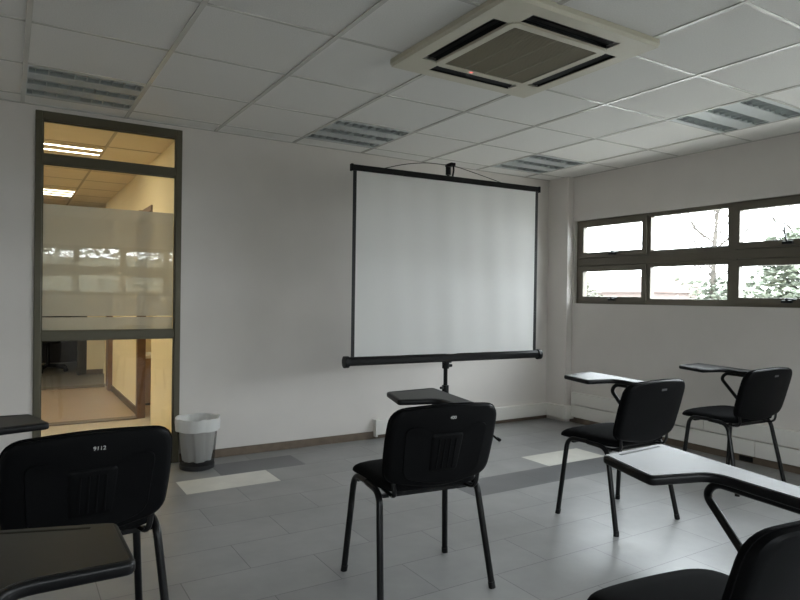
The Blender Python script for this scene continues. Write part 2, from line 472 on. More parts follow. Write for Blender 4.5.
# ------------------------------------------------------------------ corridor and rooms beyond the glazing
CW = 1.09
y0 = YB + WT
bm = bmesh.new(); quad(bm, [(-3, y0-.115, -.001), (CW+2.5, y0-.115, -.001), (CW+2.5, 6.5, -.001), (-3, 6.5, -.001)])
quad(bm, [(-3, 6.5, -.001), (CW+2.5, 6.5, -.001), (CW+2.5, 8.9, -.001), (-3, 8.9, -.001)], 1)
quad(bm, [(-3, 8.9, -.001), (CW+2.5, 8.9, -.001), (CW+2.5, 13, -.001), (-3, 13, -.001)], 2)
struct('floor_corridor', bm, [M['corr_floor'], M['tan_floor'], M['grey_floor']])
bm = bmesh.new()
box(bm, -3, CW+2.5, y0, 13, H, H+.05)
for k in range(-4, 6): box(bm, TX+TS*k-.01, TX+TS*k+.01, y0, 10.2, H-.004, H+.001, 1)
for k in range(1, 10): box(bm, -3, CW, 4.4265+.6*k-.008, 4.4265+.6*k+.008, H-.003, H+.001, 1)
struct('ceiling_corridor', bm, [M['cream_ceil'], pmat('corridor_bar', (.42, .36, .25), .6)])
bm = bmesh.new()
box(bm, CW, CW+.09, y0, 5.97, 0, H); box(bm, CW, CW+.09, 5.97, 6.47, 1.98, H)
box(bm, CW, CW+.03, 6.47, 8.45, 0, H); box(bm, CW, CW+.09, 8.45, 8.9, 2.06, H); box(bm, CW, CW+.09, 8.9, 9.15, 0, H)
box(bm, .985, CW+1.6, 10.25, 10.35, 0, H)
struct('wall_corridor', bm, M['cream'])
bm = bmesh.new()
box(bm, -3, -2.9, y0, 13, 0, H); box(bm, CW+2.4, CW+2.5, y0, 13, 0, H); box(bm, CW+.09, CW+2.4, 8.6, 8.7, 0, H)
struct('wall_outer', bm, M['cream'])
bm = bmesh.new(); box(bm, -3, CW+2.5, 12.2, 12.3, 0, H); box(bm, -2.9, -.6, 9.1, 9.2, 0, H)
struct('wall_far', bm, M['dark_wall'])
# wooden door jambs and heads, thresholds
bm = bmesh.new()
box(bm, CW-.04, CW+.034, 6.42, 6.50, 0, 1.98, bev=.004); box(bm, CW-.012, CW+.1, 5.972, 6.42, 1.935, 1.982, bev=.003)
struct('door_1', bm, M['wood'])
bm = bmesh.new()
box(bm, CW-.05, CW+.1, 8.40, 8.52, 0, 2.06, bev=.004); box(bm, CW-.012, CW+.1, 8.86, 8.92, 0, 2.06, bev=.003); box(bm, CW-.03, CW+.1, 8.40, 8.92, 2.02, 2.09, bev=.003)
struct('door_2', bm, M['wood'])
bm = B(-2.9, CW-.041, 6.40, 6.52, 0, .012, bev=.002); box(bm, -2.9, CW-.036, 8.80, 8.96, 0, .012, bev=.002)
struct('trim_3', bm, M['threshold'])
bm = B(CW-.014, CW, 6.52, 8.40, 0, .07); box(bm, .985, 1.2, 10.236, 10.25, 0, .07)
struct('baseboard_corridor', bm, M['skirt'])
bm = B(.86, .90, 10.2, 10.3, 0, 2.06); box(bm, .90, .985, 10.26, 10.3, 0, 2.06)
struct('door_3', bm, [pmat('far_door', (.05, .045, .035), .6)])

def luminaire(x, y, lit, label, group, z=H):
    root = empty('ceiling_light', (x, y, z), label, 'ceiling light', group)
    s = .594
    # pan: sheet with three slots running along x
    slots = [(.035, .135), (.247, .347), (.459, .559)]
    bm = bmesh.new()
    ys = [0.0] + [v for ab in slots for v in ab] + [s]
    for k in range(0, len(ys), 2): box(bm, .003, s, max(ys[k], .003), ys[k+1], -.004, .004, bev=.0012)
    for a, b2 in slots: box(bm, .003, .014, a, b2, -.004, .004); box(bm, s-.014, s, a, b2, -.004, .004)
    obj('pan', bm, M['pan'], root)
    for a, b2 in slots:
        bm = bmesh.new()
        box(bm, .014, s-.014, a, b2, .052, .056); box(bm, .014, s-.014, a-.002, a, .004, .056); box(bm, .014, s-.014, b2, b2+.002, .004, .056)
        box(bm, .012, .014, a, b2, .004, .056); box(bm, s-.014, s-.012, a, b2, .004, .056)
        rc = obj('recess', bm, M['recess'], root)
        bm = bmesh.new(); m = (a + b2) / 2
        tube(bm, [(.02, m, .034), (s-.02, m, .034)], .013, seg=12); obj('fluorescent_tube', bm, M['tube_on'] if lit else M['tube_off'], rc, smooth=40)
        bm = bmesh.new()
        for k in range(9):
            xx = .014 + (s-.028) * (k + .5) / 9
            box(bm, xx-.0025, xx+.0025, a, b2, -.001, .018)
        box(bm, .014, s-.014, a, a+.004, -.002, .02); box(bm, .014, s-.014, b2-.004, b2, -.002, .02)
        obj('louver', bm, M['louver'], rc)
    return root
LL = ['ceiling light panel above the tall interior window, switched off', 'ceiling light panel near the wall left of the projector screen, switched off',
      'ceiling light panel above the right end of the projector screen, switched off', 'ceiling light panel above the ribbon window on the right, switched off']
for (i, j), l in zip(LIGHTS, LL): luminaire(TX+TS*i+.003, TY+TS*j+.003, False, l, 'recessed ceiling lights')

def lit_luminaire(x, y, label, w=.05):
    root = empty('corridor_light', (x, y, H), label, 'ceiling light', 'lit corridor lights')
    obj('housing', B(0, .6, 0, .6, -.012, -.0005, bev=.002), M['cream_ceil'], root)
    for k in range(3):
        obj('fluorescent_tube', B(.012, .588, .095+.2*k-w/2, .095+.2*k+w/2, -.0125, -.011), M['tube_on'], root)
lit_luminaire(.06, 5.66, 'lit corridor ceiling light seen through the top of the tall interior window', .038)
lit_luminaire(.06, 8.2, 'lit ceiling light farther down the corridor, just above the frosted film', .032)
lit_luminaire(-.64, 5.66, 'added corridor fill light left of the tall interior window, out of sight', .13)  # this and the next two: unseen lights added to brighten the corridor
lit_luminaire(-1.84, 5.66, 'added corridor fill light farthest left along the corridor, out of sight', .13)
lit_luminaire(-.64, 8.2, 'added fill light farther down on the left of the corridor, out of sight', .13)
lit_luminaire(2.0, 6.6, 'added fill light in the side room beyond the corridor, out of sight', .13)  # unseen light added to brighten the side room

# side room cabinet, dark swivel chair
cb = empty('cabinet', (1.22, 7.15, 0), 'low brown cabinet in the side room glimpsed past the corridor door post', 'cabinet')
obj('body', B(0, .8, 0, .4, .02, .50, bev=.004), M['cabinet'], cb); obj('top', B(-.02, .82, -.02, .42, .50, .53, bev=.004), M['trunk'], cb)
obj('plinth', B(.02, .78, .02, .38, 0, .02), M['bin_base'], cb)
sw = empty('office_chair', (.52, 10.9, 0), 'dark office swivel chair standing in the unlit room at the corridor end', 'chair', rz=.6)
bm = bmesh.new()
for k in range(5):
    a = 2*PI*k/5; tube(bm, [(0, 0, .09), (.29*math.cos(a), .29*math.sin(a), .055)], .022, .014, 8)
obj('base', bm, M['black_plastic'], sw)
bm = bmesh.new(); tube(bm, [(0, 0, .08), (0, 0, .44)], .025); obj('gas_lift', bm, M['black_metal'], sw)
for k in range(5):
    a = 2*PI*k/5; bm = bmesh.new(); c = Vector((.29*math.cos(a), .29*math.sin(a), .028)); t = Vector((-math.sin(a), math.cos(a), 0))
    tube(bm, [c - t*.02, c + t*.02], .028, seg=12); obj('caster', bm, M['black_plastic'], sw)
oc = rounded_poly([(-.24,-.24),(.24,-.24),(.24,.24),(-.24,.24)], .09)
bm = pad(bmesh.new(), oc, [1, .93, .7, .4], lambda r: .04*(1-r**6), lambda r: -.035*(1-r**6), lambda x, y, h: Vector((x, y, .47+h))); obj('seat', bm, M['shell'], sw, smooth=50)
bm = pad(bmesh.new(), rounded_poly([(-.21,-.26),(.21,-.26),(.21,.26),(-.21,.26)], .1), [1, .93, .7, .4], lambda r: .03*(1-r**6), lambda r: -.03*(1-r**6), lambda x, y, h: Vector((x, -.24+h+.3*x*x, .84+y))); obj('backrest', bm, M['shell'], sw, smooth=50)
bm = bmesh.new(); tube(bm, round_path([(0, -.1, .44), (0, -.27, .46), (0, -.275, .75)], .06), .025, .01); obj('back_bracket', bm, M['black_metal'], sw)

# ------------------------------------------------------------------ air conditioner
ax0, ax1, ay0, ay1 = 1.612, 2.522, 1.838, 2.748
ac = empty('air_conditioner', ((ax0+ax1)/2, (ay0+ay1)/2, H), 'square beige ceiling cassette air conditioner with four dark outlets', 'air conditioner')
hx, hy = (ax1-ax0)/2, (ay1-ay0)/2
zb = -.034
bm = bmesh.new()
slo, sli, sll = .655*hx, .83*hx, .58*hx      # slot: from slo to sli off centre, half length sll
ga = .625*hx                                    # centre opening half size
def strip(x0, x1, y0, y1): box(bm, x0, x1, y0, y1, zb, zb+.004)
# bottom panel around four slots and centre opening
strip(-hx+.012, hx-.012, sli, hy-.012); strip(-hx+.012, hx-.012, -hy+.012, -sli); strip(sli, hx-.012, -sli, sli); strip(-hx+.012, -sli, -sli, sli)
strip(-sli, -sll, slo, sli); strip(sll, sli, slo, sli); strip(-sli, -sll, -sli, -slo); strip(sll, sli, -sli, -slo)
strip(slo, sli, sll, slo); strip(slo, sli, -slo, -sll); strip(-sli, -slo, sll, slo); strip(-sli, -slo, -slo, -sll)
strip(-slo, slo, ga, slo); strip(-slo, slo, -slo, -ga); strip(ga, slo, -ga, ga); strip(-slo, -ga, -ga, ga)
# sloped outer rim up to the ceiling
o1 = rounded_poly([(-hx,-hy),(hx,-hy),(hx,hy),(-hx,hy)], .03, 4); o2 = rounded_poly([(-hx+.012,-hy+.012),(hx-.012,-hy+.012),(hx-.012,hy-.012),(-hx+.012,hy-.012)], .02, 4)
lv = [[bm.verts.new((p[0], p[1], z)) for p in o] for o, z in ((o1, -.0008), (o1, -.022), (o2, zb))]
for a, b2 in zip(lv, lv[1:]):
    n = len(a)
    for k in range(n): bm.faces.new((a[k], a[(k+1) % n], b2[(k+1) % n], b2[k]))
obj('panel', bm, M['ac'], ac)
# raised frame around the intake
bm = bmesh.new(); oa = rounded_poly([(-slo+.004,-slo+.004),(slo-.004,-slo+.004),(slo-.004,slo-.004),(-slo+.004,slo-.004)], .05, 6)
ob = rounded_poly([(-ga+.03,-ga+.03),(ga-.03,-ga+.03),(ga-.03,ga-.03),(-ga+.03,ga-.03)], .006, 6)
lv = [[bm.verts.new((p[0], p[1], z)) for p in o] for o, z in ((oa, zb-.0002), (oa, zb-.005), (ob, zb-.005), (ob, zb+.015))]
for a, b2 in zip(lv, lv[1:]):
    n = len(a)
    for k in range(n): bm.faces.new((a[k], a[(k+1) % n], b2[(k+1) % n], b2[k]))
obj('intake_frame', bm, M['ac'], ac, smooth=30)
bm = bmesh.new(); g = ga - .028
box(bm, -g, g, -g, g, zb+.008, zb+.012)
for k in range(46):
    yy = -g + 2*g*(k+.5)/46; box(bm, -g, g, yy-.0022, yy+.0022, zb-.002, zb+.009)
for k in range(5):
    xx = -g + 2*g*k/4; box(bm, xx-.004, xx+.004, -g, g, zb-.0025, zb+.009)
obj('intake_grille', bm, M['ac_grille'], ac)
for k in range(4):
    R = Matrix.Rotation(k*PI/2, 4, 'Z')
    bm = bmesh.new(); box(bm, -sll-.012, sll+.012, slo-.012, sli+.012, zb+.024, zb+.027); box(bm, -sll-.014, sll+.014, slo-.014, slo-.012, zb+.004, zb+.027); box(bm, -sll-.014, sll+.014, sli+.012, sli+.014, zb+.004, zb+.027); bm.transform(R); ot = obj('air_outlet', bm, M['ac_dark'], ac)
    bm = bmesh.new(); quad(bm, [(-sll+.006, slo+.006, zb+.022), (sll-.006, slo+.006, zb+.022), (sll-.006, sli-.022, zb+.004), (-sll+.006, sli-.022, zb+.004)]); bmesh.ops.solidify(bm, geom=bm.faces[:], thickness=.003); bm.transform(R)
    obj('louver_flap', bm, M['ac_dark'], ot)
lp = obj('indicator_panel', B(-.125, -.03, slo-.050, slo-.016, zb-.0075, zb-.0045, bev=.001), M['ac'], ac)
obj('indicator_light', B(-.09, -.070, slo-.040, slo-.028, zb-.0095, zb-.007, bev=.001), M['ac_lamp'], lp)

# ------------------------------------------------------------------ projector screen
SL, SR = Vector((1.988, 3.944, 0)), Vector((3.757, 3.856, 0))
sdir = (SR - SL).normalized(); sw_ = (SR - SL).length; smid = (SL + SR) / 2
ps = empty('projector_screen', (smid.x, smid.y, 0), 'large white tripod projector screen with black edges in front of the back wall', 'projector screen', rz=math.atan2(sdir.y, sdir.x))
hw = sw_ / 2; zb0, zt0 = .735, 2.098      # case axis, top bar
# case (octagonal tube) with end caps; local x across, -y to the room
bm = bmesh.new(); tube(bm, [(-hw+.03, 0, zb0), (hw-.03, 0, zb0)], .034, .030, 8, side=(0, .38, .92)); cs = obj('case', bm, M['black_metal'], ps, smooth=20)
for s in (-1, 1):
    bm = bmesh.new(); tube(bm, [(s*(hw-.032), 0, zb0-.004), (s*(hw), 0, zb0-.004)], .042, .038, 16, side=(0, 0, 1)); obj('end_cap', bm, M['black_plastic'], cs, smooth=40)
fx = hw - .05
bm = bmesh.new(); nx, nz = 60, 24
def fab(u, v):   # slight vertical ripples of the hanging fabric
    x = (u*2-1)*fx
    y = -.006 + .0035*math.sin(u*21+.6)*(.35+.65*(1-v)) + .0022*math.sin(u*47+v*2) + .002*math.sin(u*9)
    return (x, y, zb0+.025 + v*(zt0-zb0-.03))
gr = [[bm.verts.new(fab(i/nx, k/nz)) for i in range(nx+1)] for k in range(nz+1)]
bw = .028/(2*fx)
for k in range(nz):
    for i in range(nx):
        f = bm.faces.new((gr[k][i], gr[k][i+1], gr[k+1][i+1], gr[k+1][i])); f.material_index = 1 if i in (0, nx-1) else 0
bmesh.ops.solidify(bm, geom=bm.faces[:], thickness=.0012)
obj('screen_fabric', bm, [M['fabric_white'], M['screen_back']], ps, smooth=60)
obj('top_bar', B(-fx-.012, fx+.012, -.014, .012, zt0-.03, zt0+.012, bev=.003), M['black_metal'], ps)
for s in (-1, 1): obj('bar_end', B(s*(fx+.010)-.008, s*(fx+.010)+.008, -.018, .016, zt0-.034, zt0+.016, bev=.003), M['black_plastic'], ps)
bm = bmesh.new(); px_ = -.005; tube(bm, [(px_, .06, .24), (px_, .06, 1.15)], .016, seg=14); tube(bm, [(px_, .06, 1.1), (px_, .06, zt0+.06)], .0115, seg=14); po = obj('pole', bm, M['black_metal'], ps, smooth=40)
bm = bmesh.new()
tube(bm, [(px_, .06, zt0+.035), (px_, .06, zt0+.115)], .021, .019, 12); box(bm, px_-.022, px_+.022, -.012, .075, zt0+.092, zt0+.118, bev=.006); tube(bm, round_path([(px_, -.008, zt0+.10), (px_, -.016, zt0+.06), (px_, .0, zt0+.008)], .02), .007, seg=8)
obj('hanger_hook', bm, M['black_plastic'], po, smooth=40)
bm = bmesh.new()
tube(bm, [(px_, .06, .645), (px_, .06, .72)], .028, seg=14); box(bm, px_-.03, px_+.03, 0.02, .06, .69, .74, bev=.005); tube(bm, [(px_, .06, .665), (px_+.055, .06, .665)], .012, seg=10)
obj('case_clamp', bm, M['black_plastic'], po, smooth=40)
bm = bmesh.new(); tube(bm, [(px_, .06, .44), (px_, .06, .515)], .027, seg=14); tube(bm, [(px_-.01, .06, .50), (px_-.055, .04, .50)], .010, seg=10); obj('leg_collar', bm, M['black_plastic'], po, smooth=40)
for ang in (.15, 1.75, -2.1):
    bm = bmesh.new(); dx, dy = math.cos(ang), math.sin(ang); L = .60
    tube(bm, round_path([(px_+dx*.02, .06+dy*.02, .455), (px_+dx*.10, .06+dy*.10, .37), (px_+dx*L, .06+dy*L, .012)], .06), .013, .009, 10, side=(-dy, dx, 0))
    tube(bm, [(px_, .06, .27), (px_+dx*.2, .06+dy*.2, .29)], .007, seg=8)
    lg = obj('leg', bm, M['black_metal'], ps, smooth=40)
    bm = bmesh.new(); tube(bm, [(px_+dx*(L-.02), .06+dy*(L-.02), .030), (px_+dx*(L+.012), .06+dy*(L+.012), .014)], .014, seg=10); obj('foot_cap', bm, M['black_plastic'], lg, smooth=40)
bm = bmesh.new()
cpts = [(-.60, -.004, zt0+.008), (-.42, .0, zt0+.062), (-.22, .02, zt0+.098), (px_-.03, .05, zt0+.108), (px_+.06, .05, zt0+.105), (.26, .03, zt0+.062), (.46, -.004, zt0+.010)]
tube(bm, round_path(cpts, .1, 5), .0028, seg=6); obj('cord', bm, M['black_plastic'], ps)

# ------------------------------------------------------------------ waste bin with liner
bn = empty('waste_bin', (1.115, 4.425, 0), 'dark mesh waste bin lined with a white bag beside the tall interior window', 'bin')
br, tr, bh = .112, .138, .335
obj('body', lathe(bmesh.new(), [(br, .02), (tr, bh), (tr+.003, bh+.004), (tr, bh+.004), (br-.003, .024)], 48), M['bin'], bn, smooth=40)
obj('base', lathe(bmesh.new(), [(br-.004, 0), (br+.003, .004), (br+.004, .03), (br-.006, .034)], 48, close=True), M['bin_base'], bn, smooth=40)
bm = bmesh.new(); seg = 72
def ring(rad, z, wob, zw=0, ph=0, slump=0):
    r_ = []
    for k in range(seg):
        a = 2*PI*k/seg
        w = wob*(math.sin(a*7+ph)+.7*math.sin(a*13+1.7*ph)+.5*math.sin(a*23+ph*2.3))
        r_.append(bm.verts.new(((rad+w)*math.cos(a)+slump*.3, (rad+w)*math.sin(a), z+zw*(math.sin(a*5+ph)+.6*math.sin(a*11)))))
    return r_
rings = [ring(.05, .05, .004, .004), ring(.092, .055, .004, .003, .4), ring(.100, .11, .004, 0, .8), ring(.108, .18, .004, 0, 1.2), ring(.116, .25, .003, 0, 1.6), ring(.128, .31, .003, 0, 2),
         ring(tr-.004, bh+.010, .0015, .003, 2), ring(tr+.009, bh+.012, .0015, .003, 2.2), ring(tr+.011, bh-.02, .0016, .002, 2.5), ring(tr+.007, bh-.072, .0018, .002, 3)]
for a, b2 in zip(rings, rings[1:]):
    for k in range(seg): bm.faces.new((a[k], a[(k+1) % seg], b2[(k+1) % seg], b2[k]))
bm.faces.new(rings[0])
obj('bin_liner', bm, M['bag'], bn, smooth=60)

# ------------------------------------------------------------------ tablet-arm chairs
def back_fn(off):
    def f(x, y, h):      # x across, y up from the backrest centre, h towards the sitter
        zc = .612
        lean = -.214 - .28*y + .42*x*x
        return Vector((x, lean + off + h, zc + y))
    return f
BO = rounded_poly([(-.222, -.138), (0, -.180), (.222, -.138), (.232, .0), (.226, .158), (0, .176), (-.226, .158), (-.232, .0)], [.05, .2, .05, .06, .062, .25, .062, .06], 6)
BO = [(p[0]*1.05, p[1]) for p in BO]
BS = [(p[0]*.985, p[1]*.985) for p in BO]
SO = rounded_poly([(-.212, -.190), (.212, -.190), (.226, .05), (.215, .222), (0, .234), (-.215, .222), (-.226, .05)], [.08, .08, .15, .09, .2, .09, .15], 6)
def seat_fn(x, y, h):
    return Vector((x, .030+y, .446 + h - max(0, y-.10)**2*1.3 - .10*x*x))
PROF = [(1, 0), (.985, .014), (.955, .020), (.90, .022), (.6, .022)]
def back_profile(r):
    for (r1, h1), (r0, h0) in zip(PROF, PROF[1:]):
        if r >= r0: return h0 + (h1-h0)*(r-r0)/(r1-r0)
    return .022

def chair_meshes(hand):
    """parts of one chair; hand=+1 tablet on the sitter's right"""
    root = bpy.data.objects.new('tablet_chair', None); C.objects.link(root); root.empty_display_size = .1
    se = obj('seat', pad(bmesh.new(), SO, [1, .995, .98, .95, .9, .8, .6, .3], lambda r: .030*(1-r**9)**.5, lambda r: -.020*(1-r**9)**.5, seat_fn), M['fabric'], root, smooth=60)
    obj('seat_pan', pad(bmesh.new(), [(p[0]*.93, p[1]*.93) for p in SO], [1, .96, .85, .5], lambda r: -.014, lambda r: -.0145-.016*(1-r**8), seat_fn), M['shell'], se, smooth=50)
    ba = obj('backrest', pad(bmesh.new(), BO, [1, .985, .95, .88, .7, .4], lambda r: .004+.030*(1-r**8)**.6, lambda r: -.004, back_fn(0)), M['fabric'], root, smooth=60)
    sh = obj('back_shell', pad(bmesh.new(), BS, [p[0] for p in PROF], lambda r: -.0045, lambda r: -.005-back_profile(r), back_fn(0)), M['shell'], ba, smooth=35)
    po_ = rounded_poly([(-.168, -.118), (0, -.160), (.168, -.118), (.182, .088), (-.182, .088)], [.04, .1, .04, .035, .035], 5)
    obj('back_panel', pad(bmesh.new(), po_, [1, .985, .965, .93, .5], lambda r: -.024, lambda r: -.0265 - (.0045 if r < .99 else 0) + (.0015 if r < .95 else 0), back_fn(0)), M['shell'], sh, smooth=35)
    bm = pad(bmesh.new(), rounded_poly([(-.062, -.10), (.062, -.10), (.070, .055), (-.070, .055)], .015, 4), [1, .95, .88, .5], lambda r: -.027, lambda r: -.029-.006*min(1, (1-r)/.1), back_fn(0))
    f = back_fn(0)
    for k in range(4):
        xx = -.036 + .024*k
        tube(bm, [f(xx, yy, -.0355) for yy in (-.085, -.04, .0, .035)], .0035, .0025, 6, side=(1, 0, 0))
    obj('lumbar_panel', bm, M['shell'], sh, smooth=35)
    # legs: oval steel tube, two inverted U frames built as four legs
    for s in (-1, 1):
        for fr in (1, -1):
            yt, zt = (.158, .428) if fr > 0 else (-.110, .424)
            path = round_path([(s*.250, fr*.198, .006), (s*.222, yt, zt), (s*.220, .018, zt+.004)], .055, 8)
            bm = bmesh.new()
            tube(bm, path, .0138, .0120, 14, side=(1, 0, 0))
            lg = obj('leg', bm, M['black_metal'], root, smooth=50)
            bm = tube(bmesh.new(), [(s*.2505, fr*.1985, 0), (s*.2475, fr*.1950, .026)], .0150, .0134, 14, side=(1, 0, 0)); obj('foot_cap', bm, M['black_plastic'], lg, smooth=50)
    for yy, zz in ((.125, .412), (-.100, .405)):
        bm = tube(bmesh.new(), [(-.222, yy, zz), (.222, yy, zz)], .010, .010, 4, side=(0, .707, .707)); cbm = obj('crossbar', bm, M['black_metal'], root)
        for s in (-1, 1):
            bm = tube(bmesh.new(), [(s*.178, yy-.005, zz), (s*.178, yy-.014, zz)], .006, seg=8); obj('bolt', bm, M['chrome'], cbm, smooth=40)
    for s in (-1, 1):
        f = back_fn(-.006)
        path = round_path([(s*.165, -.02, .405), (s*.18, -.17, .412), f(s*.195, -.12, .004), f(s*.175, .0, .004)], .06, 8)
        obj('back_bracket', tube(bmesh.new(), path, .010, .006, 10, side=(1, 0, 0)), M['black_metal'], root, smooth=50)
    # tablet: wide board with narrow arm going back
    X = hand
    outl = [(.057, .462), (.018, .236), (.214, .205), (.226, -.055), (.333, -.055), (.345, .505)]
    outl = [(x*X, y) for x, y in outl]
    if X < 0: outl = outl[::-1]
    rad = [.018, .022, .045, .03, .03, .03]; rad = rad if X > 0 else rad[::-1]
    zt = .712
    ro = rounded_poly(outl, rad, 6)
    def tilted(bm):
        for v in bm.verts: v.co.z += (.024 if X > 0 else .003)*v.co.y
        return bm
    tb = obj('writing_tablet', tilted(slab(bmesh.new(), ro, zt-.025, zt, .008, seg=4)), M['black_plastic'], root, smooth=40)
    cx, cy = .22*X, .25
    def inset2(p, d, i, pts):
        a, c = pts[i-1], pts[(i+1) % len(pts)]
        t = Vector((c[0]-a[0], c[1]-a[1])).normalized(); return (p[0]-t.y*d, p[1]+t.x*d)
    ar = sum(ro[i-1][0]*ro[i][1]-ro[i][0]*ro[i-1][1] for i in range(len(ro))); sg = 1 if ar > 0 else -1
    inn = [inset2(p, .010*sg, i, ro) for i, p in enumerate(ro)]
    bm = tilted(slab(bmesh.new(), inn, zt-.002, zt+.0016, .0008, seg=1)); obj('tablet_surface', bm, M['tablet'], tb, smooth=40)
    g = [(.105, .440), (.300, .474), (.3015, .4655), (.1065, .4315)]; g = [(x*X, y) for x, y in g]
    if X < 0: g = g[::-1]
    obj('pen_groove', tilted(slab(bmesh.new(), g, zt+.0010, zt+.0022, .0003, seg=1)), M['shell'], tb)
    # support tube: from the seat frame up and forward, hooked back under the arm
    path = round_path([(.220*X, .062, .428), (.252*X, .055, .434), (.252*X, .256, .640), (.248*X, .222, .682), (.262*X, -.03, .676)], [.02, .06, .035], 10)
    bm = tube(bmesh.new(), path, .0115, seg=12); obj('tablet_support', bm, M['black_metal'], root, smooth=50)
    return root

def dup(src):
    r = src.copy(); C.objects.link(r)
    for ch in list(src.children):
        c = ch.copy(); C.objects.link(c); c.parent = r
        for g in list(ch.children):
            d = g.copy(); C.objects.link(d); d.parent = c
    return r
protoR = chair_meshes(1); protoL = chair_meshes(-1)
usedR = usedL = False
CH = [  # x, y, rz, hand, number, label
 (1.476, 2.228, -.112, 1, '400', 0, 'black tablet-arm chair in the middle, numbered 400, in front of the projector screen'),
 (2.861, 2.326, .007, 1, None, 0, 'black tablet-arm chair standing second from the right wall beside a pale floor tile'),
 (4.055, 2.381, -.046, 1, None, 0, 'black tablet-arm chair nearest the right wall, under the ribbon window'),
 (1.414, 0.847, -.118, 1, None, 0, 'black tablet-arm chair cut off by the lower right corner of the view'),
 (.200, 2.33, .084, -1, '9112', .08, 'black tablet-arm chair at the left, numbered 9112, in front of the tall interior window'),
 (.172, .800, -.16, -1, None, .085, 'black tablet-arm chair of which only the writing tablet shows at lower left'),
]
chairs = []
for x, y, rz, hand, num, shift, lab in CH:
    if hand > 0: r = dup(protoR) if usedR else protoR; usedR = True
    else: r = dup(protoL) if usedL else protoL; usedL = True
    r.location = (x, y, 0); r.rotation_euler = (0, 0, rz)
    for c in r.children:      # arms are not all set alike
        if c.name.startswith(('writing_tablet', 'tablet_support')): c.location.y += shift; c.location.x += -.018 if num == '9112' else 0
    tag(r, lab, 'chair', 'tablet-arm chairs'); chairs.append((r, num))
f = back_fn(0)
for r, num in chairs:
    sh = [g for c in r.children if c.name.startswith('backrest') for g in c.children if g.name.startswith('back_shell')][0]
    c0 = f(.012, .118, -.0278)
    mw = Matrix.Translation(c0) @ Matrix.Rotation(PI/2 + .273, 4, 'X')
    if num:
        o = text_mesh('number_marking', num, .018, M['ink'], sh, mw); o['label'] = 'white painted number ' + num
    elif r['label'].find('cut off') < 0 and r['label'].find('only the') < 0:
        bm = bmesh.new(); box(bm, -.02, .02, -.006, .006, -.0004, .0006); bm.transform(mw); o = obj('number_marking', bm, pmat('worn_marking', (.09, .09, .09), .6), sh); o['label'] = 'small worn grey marking'

# ------------------------------------------------------------------ outside
bm = bmesh.new(); quad(bm, [(-60, -60, -.9), (90, -60, -.9), (90, 90, -.9), (-60, 90, -.9)])
# keep the ground clear of the rooms
tag(obj('ground', bm, M['grass']), kind='structure')
def tree(name, loc, h, spread, nleaf, leaf, label, trunk_r=.12, crown_z=.35, leafsize=.16, branches=26, ivy=0, seed=1):
    rnd = random.Random(seed)
    root = empty(name, loc, label, 'tree' if 'tree' in name else 'shrub')
    bm = bmesh.new(); tips = []
    if trunk_r:
        tp = [Vector((rnd.uniform(-.04, .04)*k*.4, rnd.uniform(-.04, .04)*k*.4, h*.9*k/6)) for k in range(7)]
        for a in range(6):
            ra = trunk_r*(1-a/6.5)
            tube(bm, [tp[a], tp[a+1]], ra, seg=8, caps=False)
        for b_ in range(branches):
            t = rnd.uniform(crown_z, .95); p = Vector((0, 0, h*.9*t)); a = rnd.uniform(0, 2*PI); L = spread*rnd.uniform(.5, 1)*(1.15-t*.6)
            q = p + Vector((math.cos(a)*L*.55, math.sin(a)*L*.55, L*.45)); e = q + Vector((math.cos(a+.3)*L*.4, math.sin(a+.3)*L*.4, L*.45))
            tube(bm, [p, q, e], trunk_r*.18, seg=5, caps=False); tips += [q, e]
            for s in range(3):
                e2 = q + Vector((rnd.uniform(-.5, .5)*L, rnd.uniform(-.5, .5)*L, rnd.uniform(.1, .6)*L)); tube(bm, [q, e2], trunk_r*.09, seg=4, caps=False); tips.append(e2)
        obj('trunk', bm, M['bark'], root)
    if nleaf:
        bm = bmesh.new()
        for k in range(nleaf):
            if ivy: c = Vector((rnd.gauss(0, spread*.25), rnd.gauss(0, spread*.25), rnd.uniform(.05, ivy)*h))
            else:
                while True:
                    c = Vector((rnd.uniform(-1, 1), rnd.uniform(-1, 1), rnd.uniform(-1, 1)))
                    if .35 < c.length < 1 and (c.length > .6 or rnd.random() < .3): break
                lump = 1 + .18*math.sin(c.x*7+seed)*math.cos(c.y*6)*math.sin(c.z*5+2)
                c = Vector((c.x*spread*lump, c.y*spread*lump, h*(crown_z + (1-crown_z)*.5*(1+c.z*lump))))
            s = leafsize*rnd.uniform(.6, 1.3); M3 = Matrix.Rotation(rnd.uniform(0, 6.28), 3, 'Z') @ Matrix.Rotation(rnd.uniform(-1.2, 1.2), 3, 'X')
            quad(bm, [c + M3 @ Vector(p) for p in ((-s*.5, 0, 0), (0, -s*.32, .02), (s*.5, 0, 0), (0, s*.32, .02))])
        obj('crown', bm, leaf, root)
    return root
tree('leafy_tree', (14.2, 6.4, -.9), 3.75, 1.45, 5200, M['leaf'], 'round leafy green tree outside, low in the third window column', crown_z=.2, leafsize=.2, seed=3)
tree('bare_tree', (14.2, 8.85, -.9), 6.2, 1.2, 1500, M['leaf'], 'slender bare tree with ivy on its trunk outside the second window column', crown_z=.45, ivy=.42, leafsize=.16, branches=30, seed=5, trunk_r=.10)
tree('sapling_tree', (18.5, 9.0, -.9), 6.8, 1.9, 0, M['leaf'], 'bare branching tree farther outside, behind the leafy tree', crown_z=.3, branches=40, seed=8, trunk_r=.09)
tree('garden_shrub', (15.2, 14.2, -.9), 2.75, 1.25, 3200, M['leaf_b'], 'olive shrub outside the first window column', crown_z=0, leafsize=.18, trunk_r=.05, seed=9)
tree('hedge_shrub', (19, 10.9, -.9), 2.6, 1.2, 2600, M['leaf_b'], 'low olive shrub left of the leafy tree outside', crown_z=0, leafsize=.2, trunk_r=.05, seed=12)
